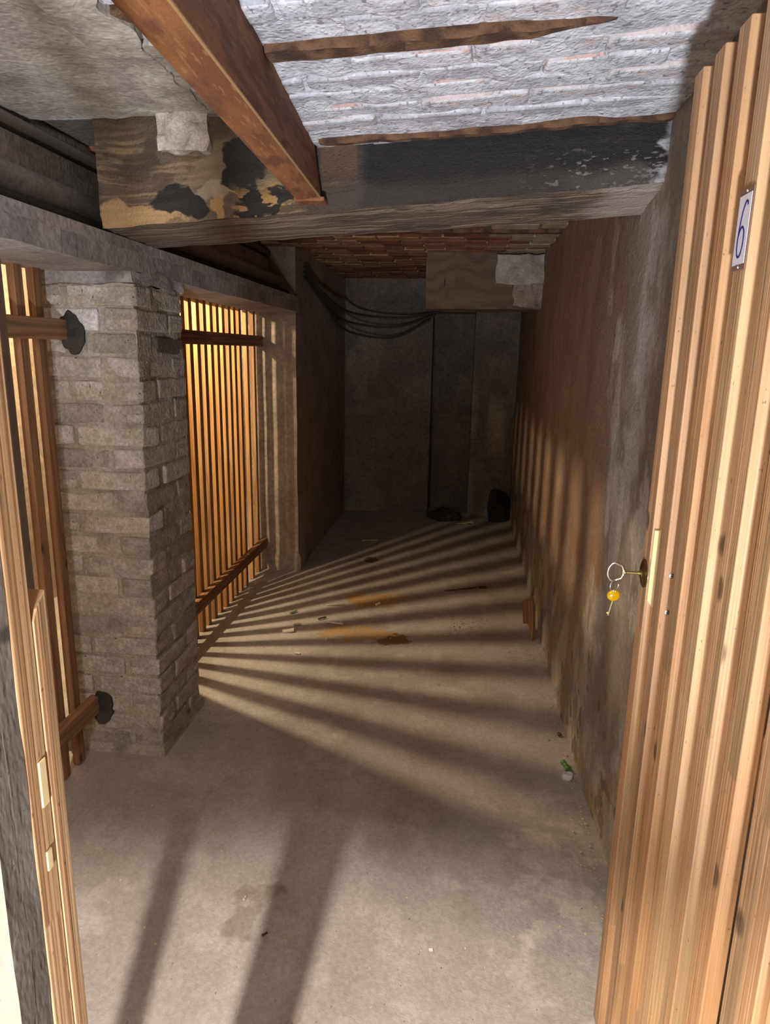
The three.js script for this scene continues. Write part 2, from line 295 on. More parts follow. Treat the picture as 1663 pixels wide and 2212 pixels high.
// ---------------------------------------------------------------- ceiling: bricks between iron bars
const ceilY = (x, z = -1.6) => 2.036 + 0.055 * (x + 0.4) + 0.055 * cl(z + 1.95, 0, 0.6);
const ceiling = struct('ceiling', boxUV(box(-2.6, 1.4, 2.30, 2.5, -6.9, 2.0), 1.2, 1.2), plasterMat);
{
  // mortar bed behind the bricks
  const bed = warp(faceUV(box(-0.42, 0.62, 0, 0.2, -2.1, -0.45, 60, 1, 90), 0.6, 0.6), (p) => { p.y = p.y < 0.1 ? ceilY(p.x, p.z) + 0.002 : 2.32; });
  part('mortar_bed', jitter(bed, 0.006, 14, 199), limeMortar, ceiling);
  const bedL = box(-1.30, -0.40, 2.148, 2.32, -2.1, -0.45);
  part('mortar_bed', boxUV(bedL, 0.6, 0.6), limeMortar, ceiling);
  const bedB = box(-1.30, 0.62, 2.150, 2.32, -6.6, -2.1);
  part('mortar_bed', boxUV(bedB, 0.6, 0.6), shadeDarkPlasterMat, ceiling);
  const variants = []; for (let k = 0; k < 5; k++) variants.push(boxUV(jitter(rbox(0.248, 0.03, 0.071, 0.010, 3), 0.007, 22, 200 + k * 11), 0.5, 0.5));
  const bars = [-1.455, -1.945];
  let row = 0;
  for (let z = -0.80; z > -2.02; z -= 0.0745) {
    row++;
    if (bars.some((b) => Math.abs(z - b) < 0.045)) continue;
    const off = (row % 2) * 0.125 + rr(-0.03, 0.03);
    for (let x = -1.25 + off; x < 0.60; x += 0.2525) {
      const left = x < -0.5; if (!left && x < -0.36 && x > -0.46) continue;
      const m = part('brick', variants[Math.floor(rnd() * 5)], limeMats[rnd() < 0.55 ? 0 : rnd() < 0.5 ? 1 : 2], ceiling, [x, (left ? 2.152 : ceilY(x, z) + 0.0135) + rr(-0.003, 0.003), z + rr(-0.003, 0.003)]);
      m.rotation.set(rr(-0.02, 0.02), rnd() < 0.5 ? Math.PI : 0, 0); m.rotation.z = left ? 0 : (m.rotation.y ? -0.055 : 0.055);
    }
  }
  // bricks laid flat beyond the timber beam
  const flat = []; for (let k = 0; k < 4; k++) flat.push(boxUV(jitter(rbox(0.244, 0.03, 0.116, 0.008, 1), 0.003, 20, 260 + k * 11), 0.5, 0.5));
  const barsB = [-3.20, -3.95];
  row = 0;
  for (let z = -2.30; z > -6.3; z -= 0.1235) {
    row++;
    if (barsB.some((b) => Math.abs(z - b) < 0.06)) continue;
    for (let x = -1.15 + (row % 2) * 0.125; x < 0.56; x += 0.2525)
      part('brick', flat[Math.floor(rnd() * 4)], x > 0.2 && rnd() < 0.8 ? paleBrickMat : redBrickMats[Math.floor(rnd() * 3)], ceiling, [x, 2.150 + rr(-0.003, 0.003), z]);
  }
  for (const [x0, x1, z, w] of [[-0.72, 0.27, -1.455, 0.042], [-0.40, 0.50, -1.935, 0.02]])
    for (const [a, b] of x0 < -0.5 ? [[x0, -0.45], [-0.40, x1]] : [[x0, x1]]) {
      const lf = b < -0.42;
      const g = jitter(warp(faceUV(new THREE.BoxGeometry(b - a, 0.022, w, 40, 1, 2), 0.4, 0.4), (p) => { if (w > 0.03 && b > 0) { const k = ss(0.05, 0.30, p.x); p.z *= 1 - 0.8 * k; p.y += 0.010 * ss(0.2, 0.33, p.x); } }), 0.005, 24, 300);
      const o = part('iron_bar', g, ironMat, ceiling, [(a + b) / 2, lf ? 2.14 : ceilY((a + b) / 2, z) - 0.001, z]); if (!lf) o.rotation.z = 0.055;
    }
  for (const z of barsB) part('iron_bar', jitter(boxUV(new THREE.BoxGeometry(1.7, 0.03, 0.05, 20, 1, 2), 0.4, 0.4), 0.003, 20, 310), ironMat, ceiling, [-0.3, 2.145, z]);
  // render coat on the left part
  const coat = warp(faceUV(box(-1.29, -0.70, 2.122, 2.17, -2.02, -0.5, 40, 2, 90), 0.7, 0.7), (p) => {
    if (p.y < 2.14) p.y += 0.022 * (fbm(p.x * 9, p.z * 9, 320, 4) - 0.5);
    if (p.x > -0.75) p.x += 0.07 * (fbm(p.z * 12, 3, 321, 3) - 0.5);
  });
  part('render_coat', coat, coatMat, ceiling);
  const coat2 = warp(faceUV(box(-0.74, -0.42, 2.126, 2.17, -2.02, -1.57, 20, 2, 28), 0.7, 0.7), (p) => { if (p.y < 2.14) p.y += 0.016 * (fbm(p.x * 9, p.z * 9, 322, 4) - 0.5); if (p.z > -1.6) p.z += 0.03 * (fbm(p.x * 12, 3, 323, 3) - 0.5); });
  part('render_coat', coat2, coatMat, ceiling);
}

// ---------------------------------------------------------------- concrete lintel over the partitions
{
  const g = warp(faceUV(box(-1.39, -1.06, 1.738, 1.832, -4.5, -0.6, 8, 4, 160), 0.9, 0.9), (p) => { const n = 0.010 * (fbm(p.z * 8, p.y * 8 + p.x * 8, 330, 4) - 0.5); if (p.x > -1.1) p.x += n * 0.7; if (p.y < 1.75) p.y += n; });
  one('concrete_lintel', 'long grey concrete lintel lying on the brick pillar above the slatted partitions', 'lintel', g, concreteMat);
}
// mortar bedding where the lintel meets the pillar
{
  const g = jitter(faceUV(new THREE.BoxGeometry(0.33, 0.045, 0.38, 20, 4, 20), 0.5, 0.5), 0.018, 14, 335);
  one('mortar_bedding', 'lump of grey mortar between the brick pillar and the concrete lintel', 'mortar', g, concreteMat, [-1.232, 1.722, -2.40]);
}

// ---------------------------------------------------------------- brick pillar
{
  const P = thing('brick_pillar', 'square whitewashed brick pillar standing between the two slatted partitions', 'pillar', [-1.245, 0, -2.395]);
  const core = jitter(faceUV(box(-0.1775, 0.1775, 0, 1.70, -0.1865, 0.1865, 14, 90, 14), 0.5, 0.5), 0.0065, 17, 405);
  part('mortar', core, mortarMat, P);
  const st = []; for (let k = 0; k < 6; k++) st.push(boxUV(jitter(rbox(0.238, 0.066, 0.112, 0.009, 2), 0.0065, 22, 400 + k * 13), 0.35, 0.35));
  const H = 0.0768, n = 22;
  for (let i = 0; i < n; i++) {
    const y = 0.012 + H * (i + 0.5), odd = i % 2;
    // pinwheel of four bricks, mirrored every second course
    const L = 0.119, W = 0.056, E = 0.183, D = 0.192;
    const spots = odd ? [[E - L, D - W, 0], [-(E - W), D - L - 0.0, 1], [-(E - L), -(D - W), 0], [E - W, -(D - L), 1]]
      : [[-(E - L), D - W, 0], [E - W, D - L, 1], [E - L, -(D - W), 0], [-(E - W), -(D - L), 1]];
    spots.forEach(([x, z, t], q) => {
      let m = pillarMats[Math.floor(rnd() * 4)];
      if (i === 20 && q === 0) m = whiteBrickMat;
      if (i === 19 && q === 3) m = darkBrickMat;
      const o = part('brick', st[Math.floor(rnd() * 6)], m, P, [x + rr(-0.004, 0.004), y + rr(-0.002, 0.002), z + rr(-0.004, 0.004)]);
      o.rotation.y = (t ? Math.PI / 2 : 0) + (rnd() < 0.5 ? Math.PI : 0) + rr(-0.02, 0.02);
      o.rotation.z = rr(-0.012, 0.012);
    });
  }
  // swept mortar foot
  const foot = warp(new THREE.BoxGeometry(0.378, 0.05, 0.396, 24, 4, 24), (p) => { const t = (p.y + 0.03) / 0.06; const k = 1 + 0.045 * (1 - t) * (0.6 + 0.8 * fbm(p.x * 14, p.z * 14, 410, 3)); p.x *= k; p.z *= k; p.y += 0.02 * (fbm(p.x * 12, p.z * 12, 411, 3) - 0.5) * t; });
  part('mortar_foot', boxUV(foot, 0.5, 0.5), mortarMat, P, [0, 0.012, 0]);
  for (const y of [0.185, 1.545]) {
    const sh2 = new THREE.Shape();
    for (let k = 0; k < 40; k++) { const a = k / 40 * Math.PI * 2, r = 0.045 * (0.55 + 0.6 * fbm(Math.cos(a) * 1.6 + 5 + y, Math.sin(a) * 1.6, 425, 2) + 0.30 * noise(k * 0.45, y * 7, 426)); const px = r * 0.8 * Math.cos(a), py = r * 1.35 * Math.sin(a) - 0.008; k ? sh2.lineTo(px, py) : sh2.moveTo(px, py); }
    sh2.closePath();
    const g = boxUV(new THREE.ExtrudeGeometry(sh2, { depth: 0.008, bevelEnabled: true, bevelSize: 0.004, bevelThickness: 0.004, bevelSegments: 2 }), 0.3, 0.3);
    part('socket_mortar', g, darkMortarMat, P, [-0.04, y, 0.190]);
  }
}

// ---------------------------------------------------------------- slatted partitions on the left
const slatG = boxUV(rbox(0.025, 1.75, 0.042, 0.0025, 1), 0.25, 2.0, 1);
function partition(label, zs, z0, z1, mats = slatMats) {
  const t = thing('slatted_partition', label, 'partition', [-1.3475, 0, (z0 + z1) / 2]);
  const mid = (z0 + z1) / 2;
  zs.forEach((z, i) => {
    const o = part('slat', slatG, mats[(i * 7 + 3) % mats.length], t, [rr(-0.001, 0.001), 0.877, z - mid]);
    o.rotation.set(rr(-0.0015, 0.0015), i % 2 ? Math.PI : 0, rr(-0.0015, 0.0015));
  });
  const rg = boxUV(rbox(0.036, 0.066, Math.abs(z1 - z0) + 0.06, 0.003, 1), 0.25, 2.0, 2);
  for (const y of [0.196, 1.553]) part('rail', rg, railMat, t, [0.0125 + 0.018, y, 0]);
  return t;
}
{
  const zA = [], zB = [];
  for (let k = 0; k < 13; k++) zA.push(-2.116 + 0.095 * k);
  for (let z = -4.40; z < -2.66; z += z < -4.2 ? 0.143 : 0.0955) zB.push(z);
  partition('tall partition of vertical pine slats between the brick pillar and the door frame', zA, -2.19, -0.9, shadeBrownSlatMats);
  partition('tall partition of vertical pine slats between the brick pillar and the plastered wall', zB, -4.46, -2.6);
}

// ---------------------------------------------------------------- main timber beam
const beamTex = tex(1536, 768, (u, v) => {
  if (v < 0.5) { // underside and hidden faces
    const g1 = fbm(u * 8, v * 90, 501, 4), a = fbm(u * 20, v * 20, 502, 4);
    let c = mix([120, 102, 88], [74, 62, 54], ss(0.3, 0.7, g1));
    c = mix(c, [156, 140, 120], 0.6 * ss(0.58, 0.7, fbm(u * 6, v * 60, 503, 3)));
    c = mix(c, [54, 44, 38], 0.6 * ss(0.5, 0.7, a) * ss(0.3, 0.5, u));
    c = mix(c, [176, 166, 158], 0.7 * ss(0.84, 0.9, u + 0.1 * (a - 0.5)));
    return c;
  }
  const t = (v - 0.5) * 2, X = u * 1.63, Y = t * 0.36;
  const wx = 0.10 * (fbm(X * 7, Y * 7, 508, 4) - 0.5), wy = 0.10 * (fbm(X * 7 + 9, Y * 7, 509, 4) - 0.5);
  const n = fbm((X + wx) * 14, (Y + wy) * 20, 510, 5), g1 = fbm(X * 9, (Y + 0.3 * wy) * 120, 511, 4), big = fbm((X + wx) * 5, (Y + wy) * 7, 512, 4);
  const spot = (cx, cy, rx, ry, k = 2.2) => 1 - Math.hypot((X + wx - cx) / rx, (Y + wy - cy) / ry) + k * (n - 0.5);
  const black = mix([40, 36, 33], [24, 22, 21], g1), smoke = mix([84, 66, 56], [60, 48, 42], g1);
  let c = mix([122, 102, 76], [80, 65, 49], ss(0.32, 0.68, g1));
  c = mix(c, [96, 84, 72], 0.6 * ss(0.45, 0.65, big));
  c = mix(c, [68, 55, 42], 0.75 * ss(0.19, 0.27, Y + 0.10 * (n - 0.5)) * ss(0.7, 0.4, X));
  c = mix(c, [58, 47, 40], 0.7 * ss(-0.1, 0.4, spot(0.12, 0.20, 0.16, 0.05)));
  c = mix(c, [136, 118, 92], 0.6 * ss(-0.1, 0.6, spot(0.33, 0.15, 0.16, 0.07)));
  c = mix(c, [172, 136, 94], 0.8 * ss(-0.05, 0.25, spot(0.14, 0.03, 0.17, 0.035)));
  c = mix(c, [178, 138, 88], 0.8 * ss(0.0, 0.25, spot(0.36, 0.05, 0.03, 0.05)));
  c = mix(c, [160, 146, 128], 0.7 * ss(0.0, 0.3, spot(0.36, 0.085, 0.06, 0.03)));
  const ch = Math.max(spot(0.22, 0.075, 0.06, 0.055, 1.8), spot(0.265, 0.045, 0.06, 0.03, 2.4), spot(0.45, 0.13, 0.07, 0.09, 1.8), spot(0.52, 0.05, 0.16, 0.06, 2.2));
  c = mix(c, black, 0.93 * ss(0.0, 0.22, ch));
  c = mix(c, [172, 130, 78], 0.85 * ss(0.60, 0.68, fbm(X * 34, Y * 60, 515, 3)) * ss(0.38, 0.44, X) * ss(0.66, 0.58, X) * ss(0.13, 0.05, Y));
  const e = 0.60 + 0.06 * (n - 0.5);
  c = mix(c, smoke, ss(e - 0.01, e + 0.02, X) * ss(0.07, 0.09, Y + 0.05 * (n - 0.5)));
  c = mix(c, [98, 74, 56], 0.7 * ss(0.665, 0.675, X) * ss(0.775, 0.765, X) * ss(0.09, 0.13, Y));
  c = mix(c, black, ss(0.76, 0.80, X + 0.05 * (n - 0.5)));
  c = mix(c, mix([48, 42, 39], [70, 60, 55], g1), 0.75 * ss(0.60, 0.64, X) * ss(0.10, 0.06, Y + 0.03 * (n - 0.5)));
  c = mix(c, [158, 154, 154], 0.7 * ss(0.62, 0.70, fbm(X * 60, Y * 110, 516, 4)) * ss(1.15, 1.4, X) * ss(0.20, 0.08, Y));
  c = mix(c, [84, 80, 76], 0.6 * ss(0.5, 0.7, big) * ss(1.25, 1.4, X));
  c = mix(c, [176, 174, 178], ss(1.545, 1.575, X + 0.10 * (n - 0.5)));                                // lime from the wall plaster
  return c;
});
const beamMat = std({ map: beamTex, bumpMap: bumpRough.clone(), bumpScale: 0.006, roughness: 0.9 });
beamMat.bumpMap.repeat.set(4, 2);
{
  const g = new THREE.BoxGeometry(1, 1, 1, 90, 18, 14);
  const uv = g.attributes.uv, p0 = g.attributes.position, nrm = g.attributes.normal;
  for (let i = 0; i < uv.count; i++) {
    const front = nrm.getZ(i) > 0.5;
    const s = p0.getX(i) + 0.5;
    if (front) uv.setXY(i, 0.004 + 0.992 * s, 0.504 + 0.492 * (p0.getY(i) + 0.5));
    else if (Math.abs(nrm.getY(i)) > 0.5) uv.setXY(i, 0.004 + 0.992 * s, 0.01 + 0.46 * (p0.getZ(i) + 0.5));
    else uv.setXY(i, 0.05 + 0.2 * (p0.getZ(i) + 0.5), 0.01 + 0.46 * (p0.getY(i) + 0.5));
  }
  const C = { nbl: [-1.075, 1.833, -2.045], nbr: [0.55, 1.934, -1.95], ntl: [-1.075, 2.20, -2.035], ntr: [0.55, 2.16, -1.945], fbl: [-1.075, 1.834, -2.40], fbr: [0.55, 1.898, -2.165], ftl: [-1.075, 2.20, -2.38], ftr: [0.55, 2.16, -2.15] };
  const V = (k) => new THREE.Vector3(...C[k]);
  warp(g, (p) => {
    const s = p.x + 0.5, t = p.y + 0.5, d = 0.5 - p.z;
    const q = (a, b, c2, e) => V(a).multiplyScalar((1 - s) * (1 - t)).addScaledVector(V(b), s * (1 - t)).addScaledVector(V(c2), (1 - s) * t).addScaledVector(V(e), s * t);
    const r = q('nbl', 'nbr', 'ntl', 'ntr').multiplyScalar(1 - d).addScaledVector(q('fbl', 'fbr', 'ftl', 'ftr'), d);
    const e = Math.min(t, 1) < 0.06 && d < 0.08 ? 0.008 : 0;
    r.z += 0.010 * (fbm(s * 40, t * 14, 520, 3) - 0.5) - e * (0.4 + fbm(s * 30, 2, 523, 3));
    r.y += 0.008 * (fbm(s * 24, d * 6, 521, 3) - 0.5) + e * 0.6;
    p.copy(r);
  });
  one('timber_beam', 'heavy charred timber ceiling beam spanning from the concrete lintel to the right wall', 'beam', g, beamMat);
}
{ // mortar lump packed into the notch on the left of the beam
  const g = jitter(faceUV(new THREE.BoxGeometry(0.145, 0.10, 0.06, 22, 16, 8), 0.3, 0.3), 0.009, 34, 530);
  one('mortar_plug', 'grey mortar plug filling the notch at the top of the timber beam', 'mortar', g, coatMat, [-0.795, 2.085, -2.02]);
}
{ // steel joist, from above the door to the timber beam
  const t = thing('steel_joist', 'narrow rust-brown steel joist running under the ceiling to the timber beam', 'beam', [-0.425, 1.90, -1.98]);
  const g = boxUV(rbox(0.066, 0.165, 1.46, 0.004, 1), 0.35, 0.9, 2);
  const o = part('joist_web', g, rustMat, t, [0.004, 0.082, 0.735]); o.rotation.set(0, 0.0336, 0.13);
  part('pale_edge_line', new THREE.CylinderGeometry(0.0028, 0.0028, 1.45, 8).rotateX(Math.PI / 2), std({ color: 0x9a7850, roughness: 0.8 }), o, [0.0318, -0.0812, 0]);  // thin strip that draws the pale line along the lower edge
  part('end_plate', boxUV(rbox(0.085, 0.012, 0.06, 0.003), 0.3, 0.3), rustMat, t, [-0.008, 0.0, -0.005]);
}
// ---------------------------------------------------------------- runs above the lintel on the left
one('wall_pipe', 'grey pipe lying on the concrete lintel along the left wall', 'pipe', boxUV(new THREE.CylinderGeometry(0.036, 0.036, 5.3, 18).rotateX(Math.PI / 2), 0.6, 0.6, 2), pipeMat, [-1.19, 1.925, -3.15]);
one('dark_strip', 'thin dark strip running beside the grey pipe along the left wall', 'pipe', boxUV(new THREE.CylinderGeometry(0.014, 0.014, 5.2, 12).rotateX(Math.PI / 2), 0.6, 0.6, 2), cableMat, [-1.135, 1.858, -3.1]);  // draws the dark line just above the lintel
one('wall_board', 'pale painted board fixed along the left wall above the grey pipe', 'board', boxUV(rbox(0.022, 0.085, 4.0, 0.003), 0.8, 0.8, 2), boardMat, [-1.262, 2.025, -2.5]);
one('wall_batten', 'dark brown wooden batten fixed along the left wall under the ceiling', 'batten', boxUV(rbox(0.035, 0.034, 4.0, 0.004), 0.25, 2, 2), oldWoodMat, [-1.255, 2.092, -2.5]);
{ // separate slack cables at the far end, kept in one group
  const specs = [[[-1.05, 2.0, -4.6], [-1.04, 1.88, -5.0], [-0.95, 1.74, -6.1], [-0.6, 1.72, -6.25], [-0.25, 1.83, -6.3]], [[-1.05, 2.03, -4.6], [-1.03, 1.92, -5.0], [-0.9, 1.81, -6.0], [-0.5, 1.80, -6.2], [-0.2, 1.86, -6.3]], [[-1.05, 1.97, -4.6], [-1.04, 1.84, -5.2], [-0.97, 1.66, -6.1], [-0.62, 1.63, -6.25], [-0.3, 1.79, -6.3]]];
  const t = thing('slack_cables', 'separate black cables sagging across the far wall below the short beam', 'cable');
  for (const q of specs) part('cable', tube(q, 0.009, 50, 7), cableMat, t);
}
{ // short beam far back
  const t = thing('far_beam', 'short dark beam end near the far wall with a pale mortar block', 'beam', [0.13, 1.785, -4.85]);
  part('beam_end', boxUV(jitter(new THREE.BoxGeometry(0.78, 0.36, 0.30, 20, 10, 8), 0.006, 14, 540), 0.6, 0.6, 0), std({ map: woodTex(42, [116, 97, 80], [78, 64, 53], 5, 1), bumpMap: bumpRough, bumpScale: 0.005 }), t, [0, 0.18, 0]);
  part('mortar_block', jitter(boxUV(new THREE.BoxGeometry(0.30, 0.18, 0.06, 14, 8, 4), 0.4, 0.4), 0.014, 22, 545), coatMat, t, [0.21, 0.245, 0.16]);
  part('mortar_block', jitter(boxUV(new THREE.BoxGeometry(0.19, 0.14, 0.05, 12, 8, 4), 0.4, 0.4), 0.016, 24, 547), plasterMat, t, [0.27, 0.09, 0.155]);
}

// ---------------------------------------------------------------- door, open inwards along the right wall
const door = thing('door_1', 'open slatted pine cellar door with a number plate and a key in its lock', 'door', [0.365, 0, -0.6]);
door.userData.kind = 'structure';
const doorSlatG = boxUV(rbox(0.024, 1.945, 0.045, 0.0025, 1), 0.22, 2.0, 1);
const wideSlatG = boxUV(rbox(0.024, 1.945, 0.075, 0.0025, 1), 0.22, 2.0, 1);
const doorZ = []; for (let k = 0; k < 8; k++) doorZ.push(-1.325 + 0.095 * k + 0.0225);
doorZ.forEach((z, i) => {
  const o = part('slat', i === 6 ? wideSlatG : doorSlatG, doorMats[[0, 3, 1, 2, 0, 1, 3, 2][i]], door, [0.012, 0.985 - 0.003 * (i % 3), z + 0.6 + (i === 6 ? 0.015 : i === 7 ? 0.005 : 0)]);
  o.rotation.x = i % 2 ? 0 : 0; if (i % 2) o.rotation.y = Math.PI;
  o.rotation.z = rr(-0.001, 0.001);
});
for (const y of [0.22, 1.0, 1.76]) part('rail', boxUV(rbox(0.024, 0.09, 0.73, 0.003), 0.25, 2, 2), doorMats[1], door, [0.0365, y, -0.36]);
for (const y of [0.24, 1.74]) {
  const h = part('hinge', boxUV(rbox(0.004, 0.03, 0.20, 0.001), 1, 1), steelMat, door, [0.0505, y, -0.06]);
  part('hinge_pin', new THREE.CylinderGeometry(0.007, 0.007, 0.045, 12), steelMat, h, [0.0, 0, 0.10]);
}
// lock: packing strip on the slat edge, escutcheon, two screws
{
  const s = new THREE.Shape(); s.moveTo(-0.0105, 0.078); s.lineTo(0.0105, 0.078); s.lineTo(0.0105, -0.055); s.lineTo(0.0085, -0.083); s.lineTo(-0.0105, -0.058); s.closePath();
  const g = boxUV(new THREE.ExtrudeGeometry(s, { depth: 0.006, bevelEnabled: true, bevelSize: 0.0008, bevelThickness: 0.0008, bevelSegments: 1 }), 0.25, 2, 1);
  const o = part('packing_strip', g, paleWoodMat, door, [0.0135, 1.108, -0.6795]); o.userData.label = 'pale fresh wooden packing strip';
  const prof = [[0, 0.002], [0.006, 0.002], [0.006, 0.0075], [0.0085, 0.0075], [0.0095, 0.003], [0.024, 0.0026], [0.0275, 0.0012], [0.0275, 0]].map((q) => new THREE.Vector2(...q));
  const e = part('escutcheon', new THREE.LatheGeometry(prof, 32).rotateZ(Math.PI / 2), bronzeMat, door, [-0.0005, 1.094, -0.702]); e.userData.label = 'dark bronze key escutcheon';
  for (const y of [1.128, 1.060]) {
    const sg = new THREE.LatheGeometry([[0, 0.0016], [0.003, 0.0014], [0.0048, 0.0004], [0.0048, -0.001]].map((q) => new THREE.Vector2(...q)), 16).rotateX(Math.PI / 2);
    const w = part('screw', sg, steelMat, door, [0.013, y, -0.585]);
    part('screw_slot', new THREE.BoxGeometry(0.006, 0.0012, 0.0008), std({ color: 0x333333 }), w, [0, 0, 0.0016]);
  }
}
// enamel number plate
{
  const pl = part('number_plate', boxUV(rbox(0.0025, 0.104, 0.046, 0.001), 1, 1), std({ color: 0x7a5a4a, roughness: 0.6 }), door, [-0.0015, 1.667, -0.4175]);
  pl.userData.label = 'white enamel plate with the number 6';
  const face = part('plate_face', new THREE.BoxGeometry(0.0008, 0.088, 0.040), std({ color: 0xe6e2ea, roughness: 0.3 }), pl, [-0.0014, 0, 0]);
  // the figure 6, one swept stroke; +z is to the right as seen from inside
  const six = [[0.0115, 0.029], [0.0105, 0.0335], [0.006, 0.0345], [0.000, 0.028], [-0.006, 0.012], [-0.009, -0.006], [-0.0095, -0.020], [-0.006, -0.032], [0.000, -0.0345], [0.006, -0.030], [0.0095, -0.018], [0.0085, -0.004], [0.003, 0.003], [-0.003, 0.002], [-0.008, -0.006]];
  part('figure_six', tube(six.map(([a, b]) => [0, b, a]), 0.0016, 70, 6).scale(0.4, 1, 1), std({ color: 0x1d1c5e, roughness: 0.35 }), pl, [-0.0020, 0, 0]);
  for (const y of [0.0478, -0.0478]) part('plate_pin', new THREE.SphereGeometry(0.0022, 10, 8), steelMat, pl, [-0.0014, y, 0.002]);
}
// key with its ring, tag and small key
{
  const k = thing('key', 'brass key sticking out of the door lock with a small ring', 'key', [0.364, 1.094, -1.302]);
  part('shaft', mergeGeometries([new THREE.CylinderGeometry(0.0028, 0.0028, 0.040, 14).rotateZ(Math.PI / 2).translate(-0.020, 0, 0).toNonIndexed(), new THREE.SphereGeometry(0.0044, 14, 10).translate(-0.036, 0, 0).toNonIndexed(), new THREE.CylinderGeometry(0.0042, 0.0042, 0.01, 14).rotateZ(Math.PI / 2).translate(-0.006, 0, 0).toNonIndexed()]), brassMat, k);
  const bow = []; for (let i = 0; i <= 24; i++) { const a = i / 24 * Math.PI * 2; bow.push(new THREE.Vector3(-0.055 + 0.0125 * Math.cos(a) + (Math.cos(a) > 0.6 ? 0.004 : 0), 0.0185 * Math.sin(a), 0.002 * Math.sin(a))); }
  part('bow', new THREE.TubeGeometry(new THREE.CatmullRomCurve3(bow, true), 60, 0.0029, 10, true), nickelMat, k);
  part('key_ring', new THREE.TorusGeometry(0.010, 0.0011, 8, 36).rotateY(0.5), nickelMat, k, [-0.053, -0.0275, 0.001]);
  const tag = thing('key_tag', 'round translucent yellow tag hanging from the key ring', 'key tag', [0.311, 1.094 - 0.0475, -1.301]);
  const tagM = new THREE.MeshPhysicalMaterial({ color: 0xe8b400, roughness: 0.18, transmission: 0.45, thickness: 0.004, ior: 1.5, attenuationColor: new THREE.Color(0.9, 0.55, 0.02), attenuationDistance: 0.01 });
  part('disc', new THREE.SphereGeometry(0.0125, 24, 16).scale(1, 0.95, 0.42), tagM, tag);
  part('tag_eyelet', new THREE.TorusGeometry(0.0022, 0.0007, 6, 18), nickelMat, tag, [0, 0.0095, 0.003]);
  const sk = thing('small_key', 'thin second key hanging down behind the yellow tag', 'key', [0.309, 1.094 - 0.074, -1.306]);
  part('blade', rbox(0.0028, 0.036, 0.0016, 0.0005), bronzeMat, sk).rotation.z = -0.2;
  part('tooth', rbox(0.004, 0.004, 0.0014, 0.0004), brassMat, sk, [-0.0045, -0.012, 0]);
  part('collar', new THREE.TorusGeometry(0.003, 0.001, 6, 18), brassMat, sk, [0.004, 0.019, 0]);
}

// ---------------------------------------------------------------- door frame (strike jamb, hinge jamb, head)
{
  const f = thing('door_frame', 'planed pine door frame with the strike cut into its jamb', 'door frame', [0, 0, -0.48]);
  const j = part('strike_jamb', boxUV(rbox(0.030, 2.0, 0.029, 0.003, 2), 0.25, 2, 1), doorMats[2], f, [-0.358, 1.0, 0.002]);
  // stop lath with its sloping upper end, on the far edge of the jamb
  const sl = new THREE.Shape(); [[-0.009, 0], [0.009, 0], [0.009, 1.298], [-0.004, 1.287], [-0.009, 1.278]].forEach(([a, b], i) => i ? sl.lineTo(a, b) : sl.moveTo(a, b)); sl.closePath();
  part('stop_lath', boxUV(new THREE.ExtrudeGeometry(sl, { depth: 0.022, bevelEnabled: true, bevelSize: 0.001, bevelThickness: 0.001, bevelSegments: 1 }).rotateY(Math.PI / 2), 0.25, 2, 1), doorMats[0], f, [-0.3655, 0.0, -0.022]);
  const c = part('strike_recess', rbox(0.003, 0.044, 0.010, 0.001), paleWoodMat, j, [0.0146, 0.134, -0.006]); c.userData.label = 'pale strip of bare wood where the strike was cut';
  part('strike_recess', rbox(0.003, 0.020, 0.008, 0.001), paleWoodMat, j, [0.0146, 0.060, -0.003]);
  part('hinge_jamb', boxUV(rbox(0.10, 2.0, 0.05, 0.004, 1), 0.25, 2, 1), doorMats[3], f, [0.435, 1.0, -0.035]);
  part('frame_head', boxUV(rbox(0.86, 0.06, 0.05, 0.004, 1), 0.25, 2, 0), doorMats[1], f, [0.057, 2.03, -0.035]);
}
one('weathered_lath', 'dark weathered wooden lath nailed to the front of the pine door jamb', 'lath', jitter(boxUV(new THREE.BoxGeometry(0.0215, 2.0, 0.040, 3, 70, 4), 0.3, 0.8, 1), 0.0012, 30, 560), oldWoodMat, [-0.3545, 1.0, -0.4435]);
one('unseen_post', 'unseen wooden post hidden behind the strike jamb, placed to widen its floor shadow', 'post', boxUV(rbox(0.052, 2.1, 0.02, 0.003), 0.3, 0.8, 1), oldWoodMat, [-0.392, 1.05, -0.525]);  // unseen post, placed to widen the shadow band behind the jamb
one('unseen_slat', 'unseen vertical slat left of the weathered lath, out of view, casts a narrow floor shadow', 'slat', boxUV(rbox(0.032, 2.2, 0.025, 0.002), 0.25, 2, 1), slatMats[1], [-0.541, 1.1, -0.5]);  // unseen slat, out of view, set where the narrow floor shadow needs it

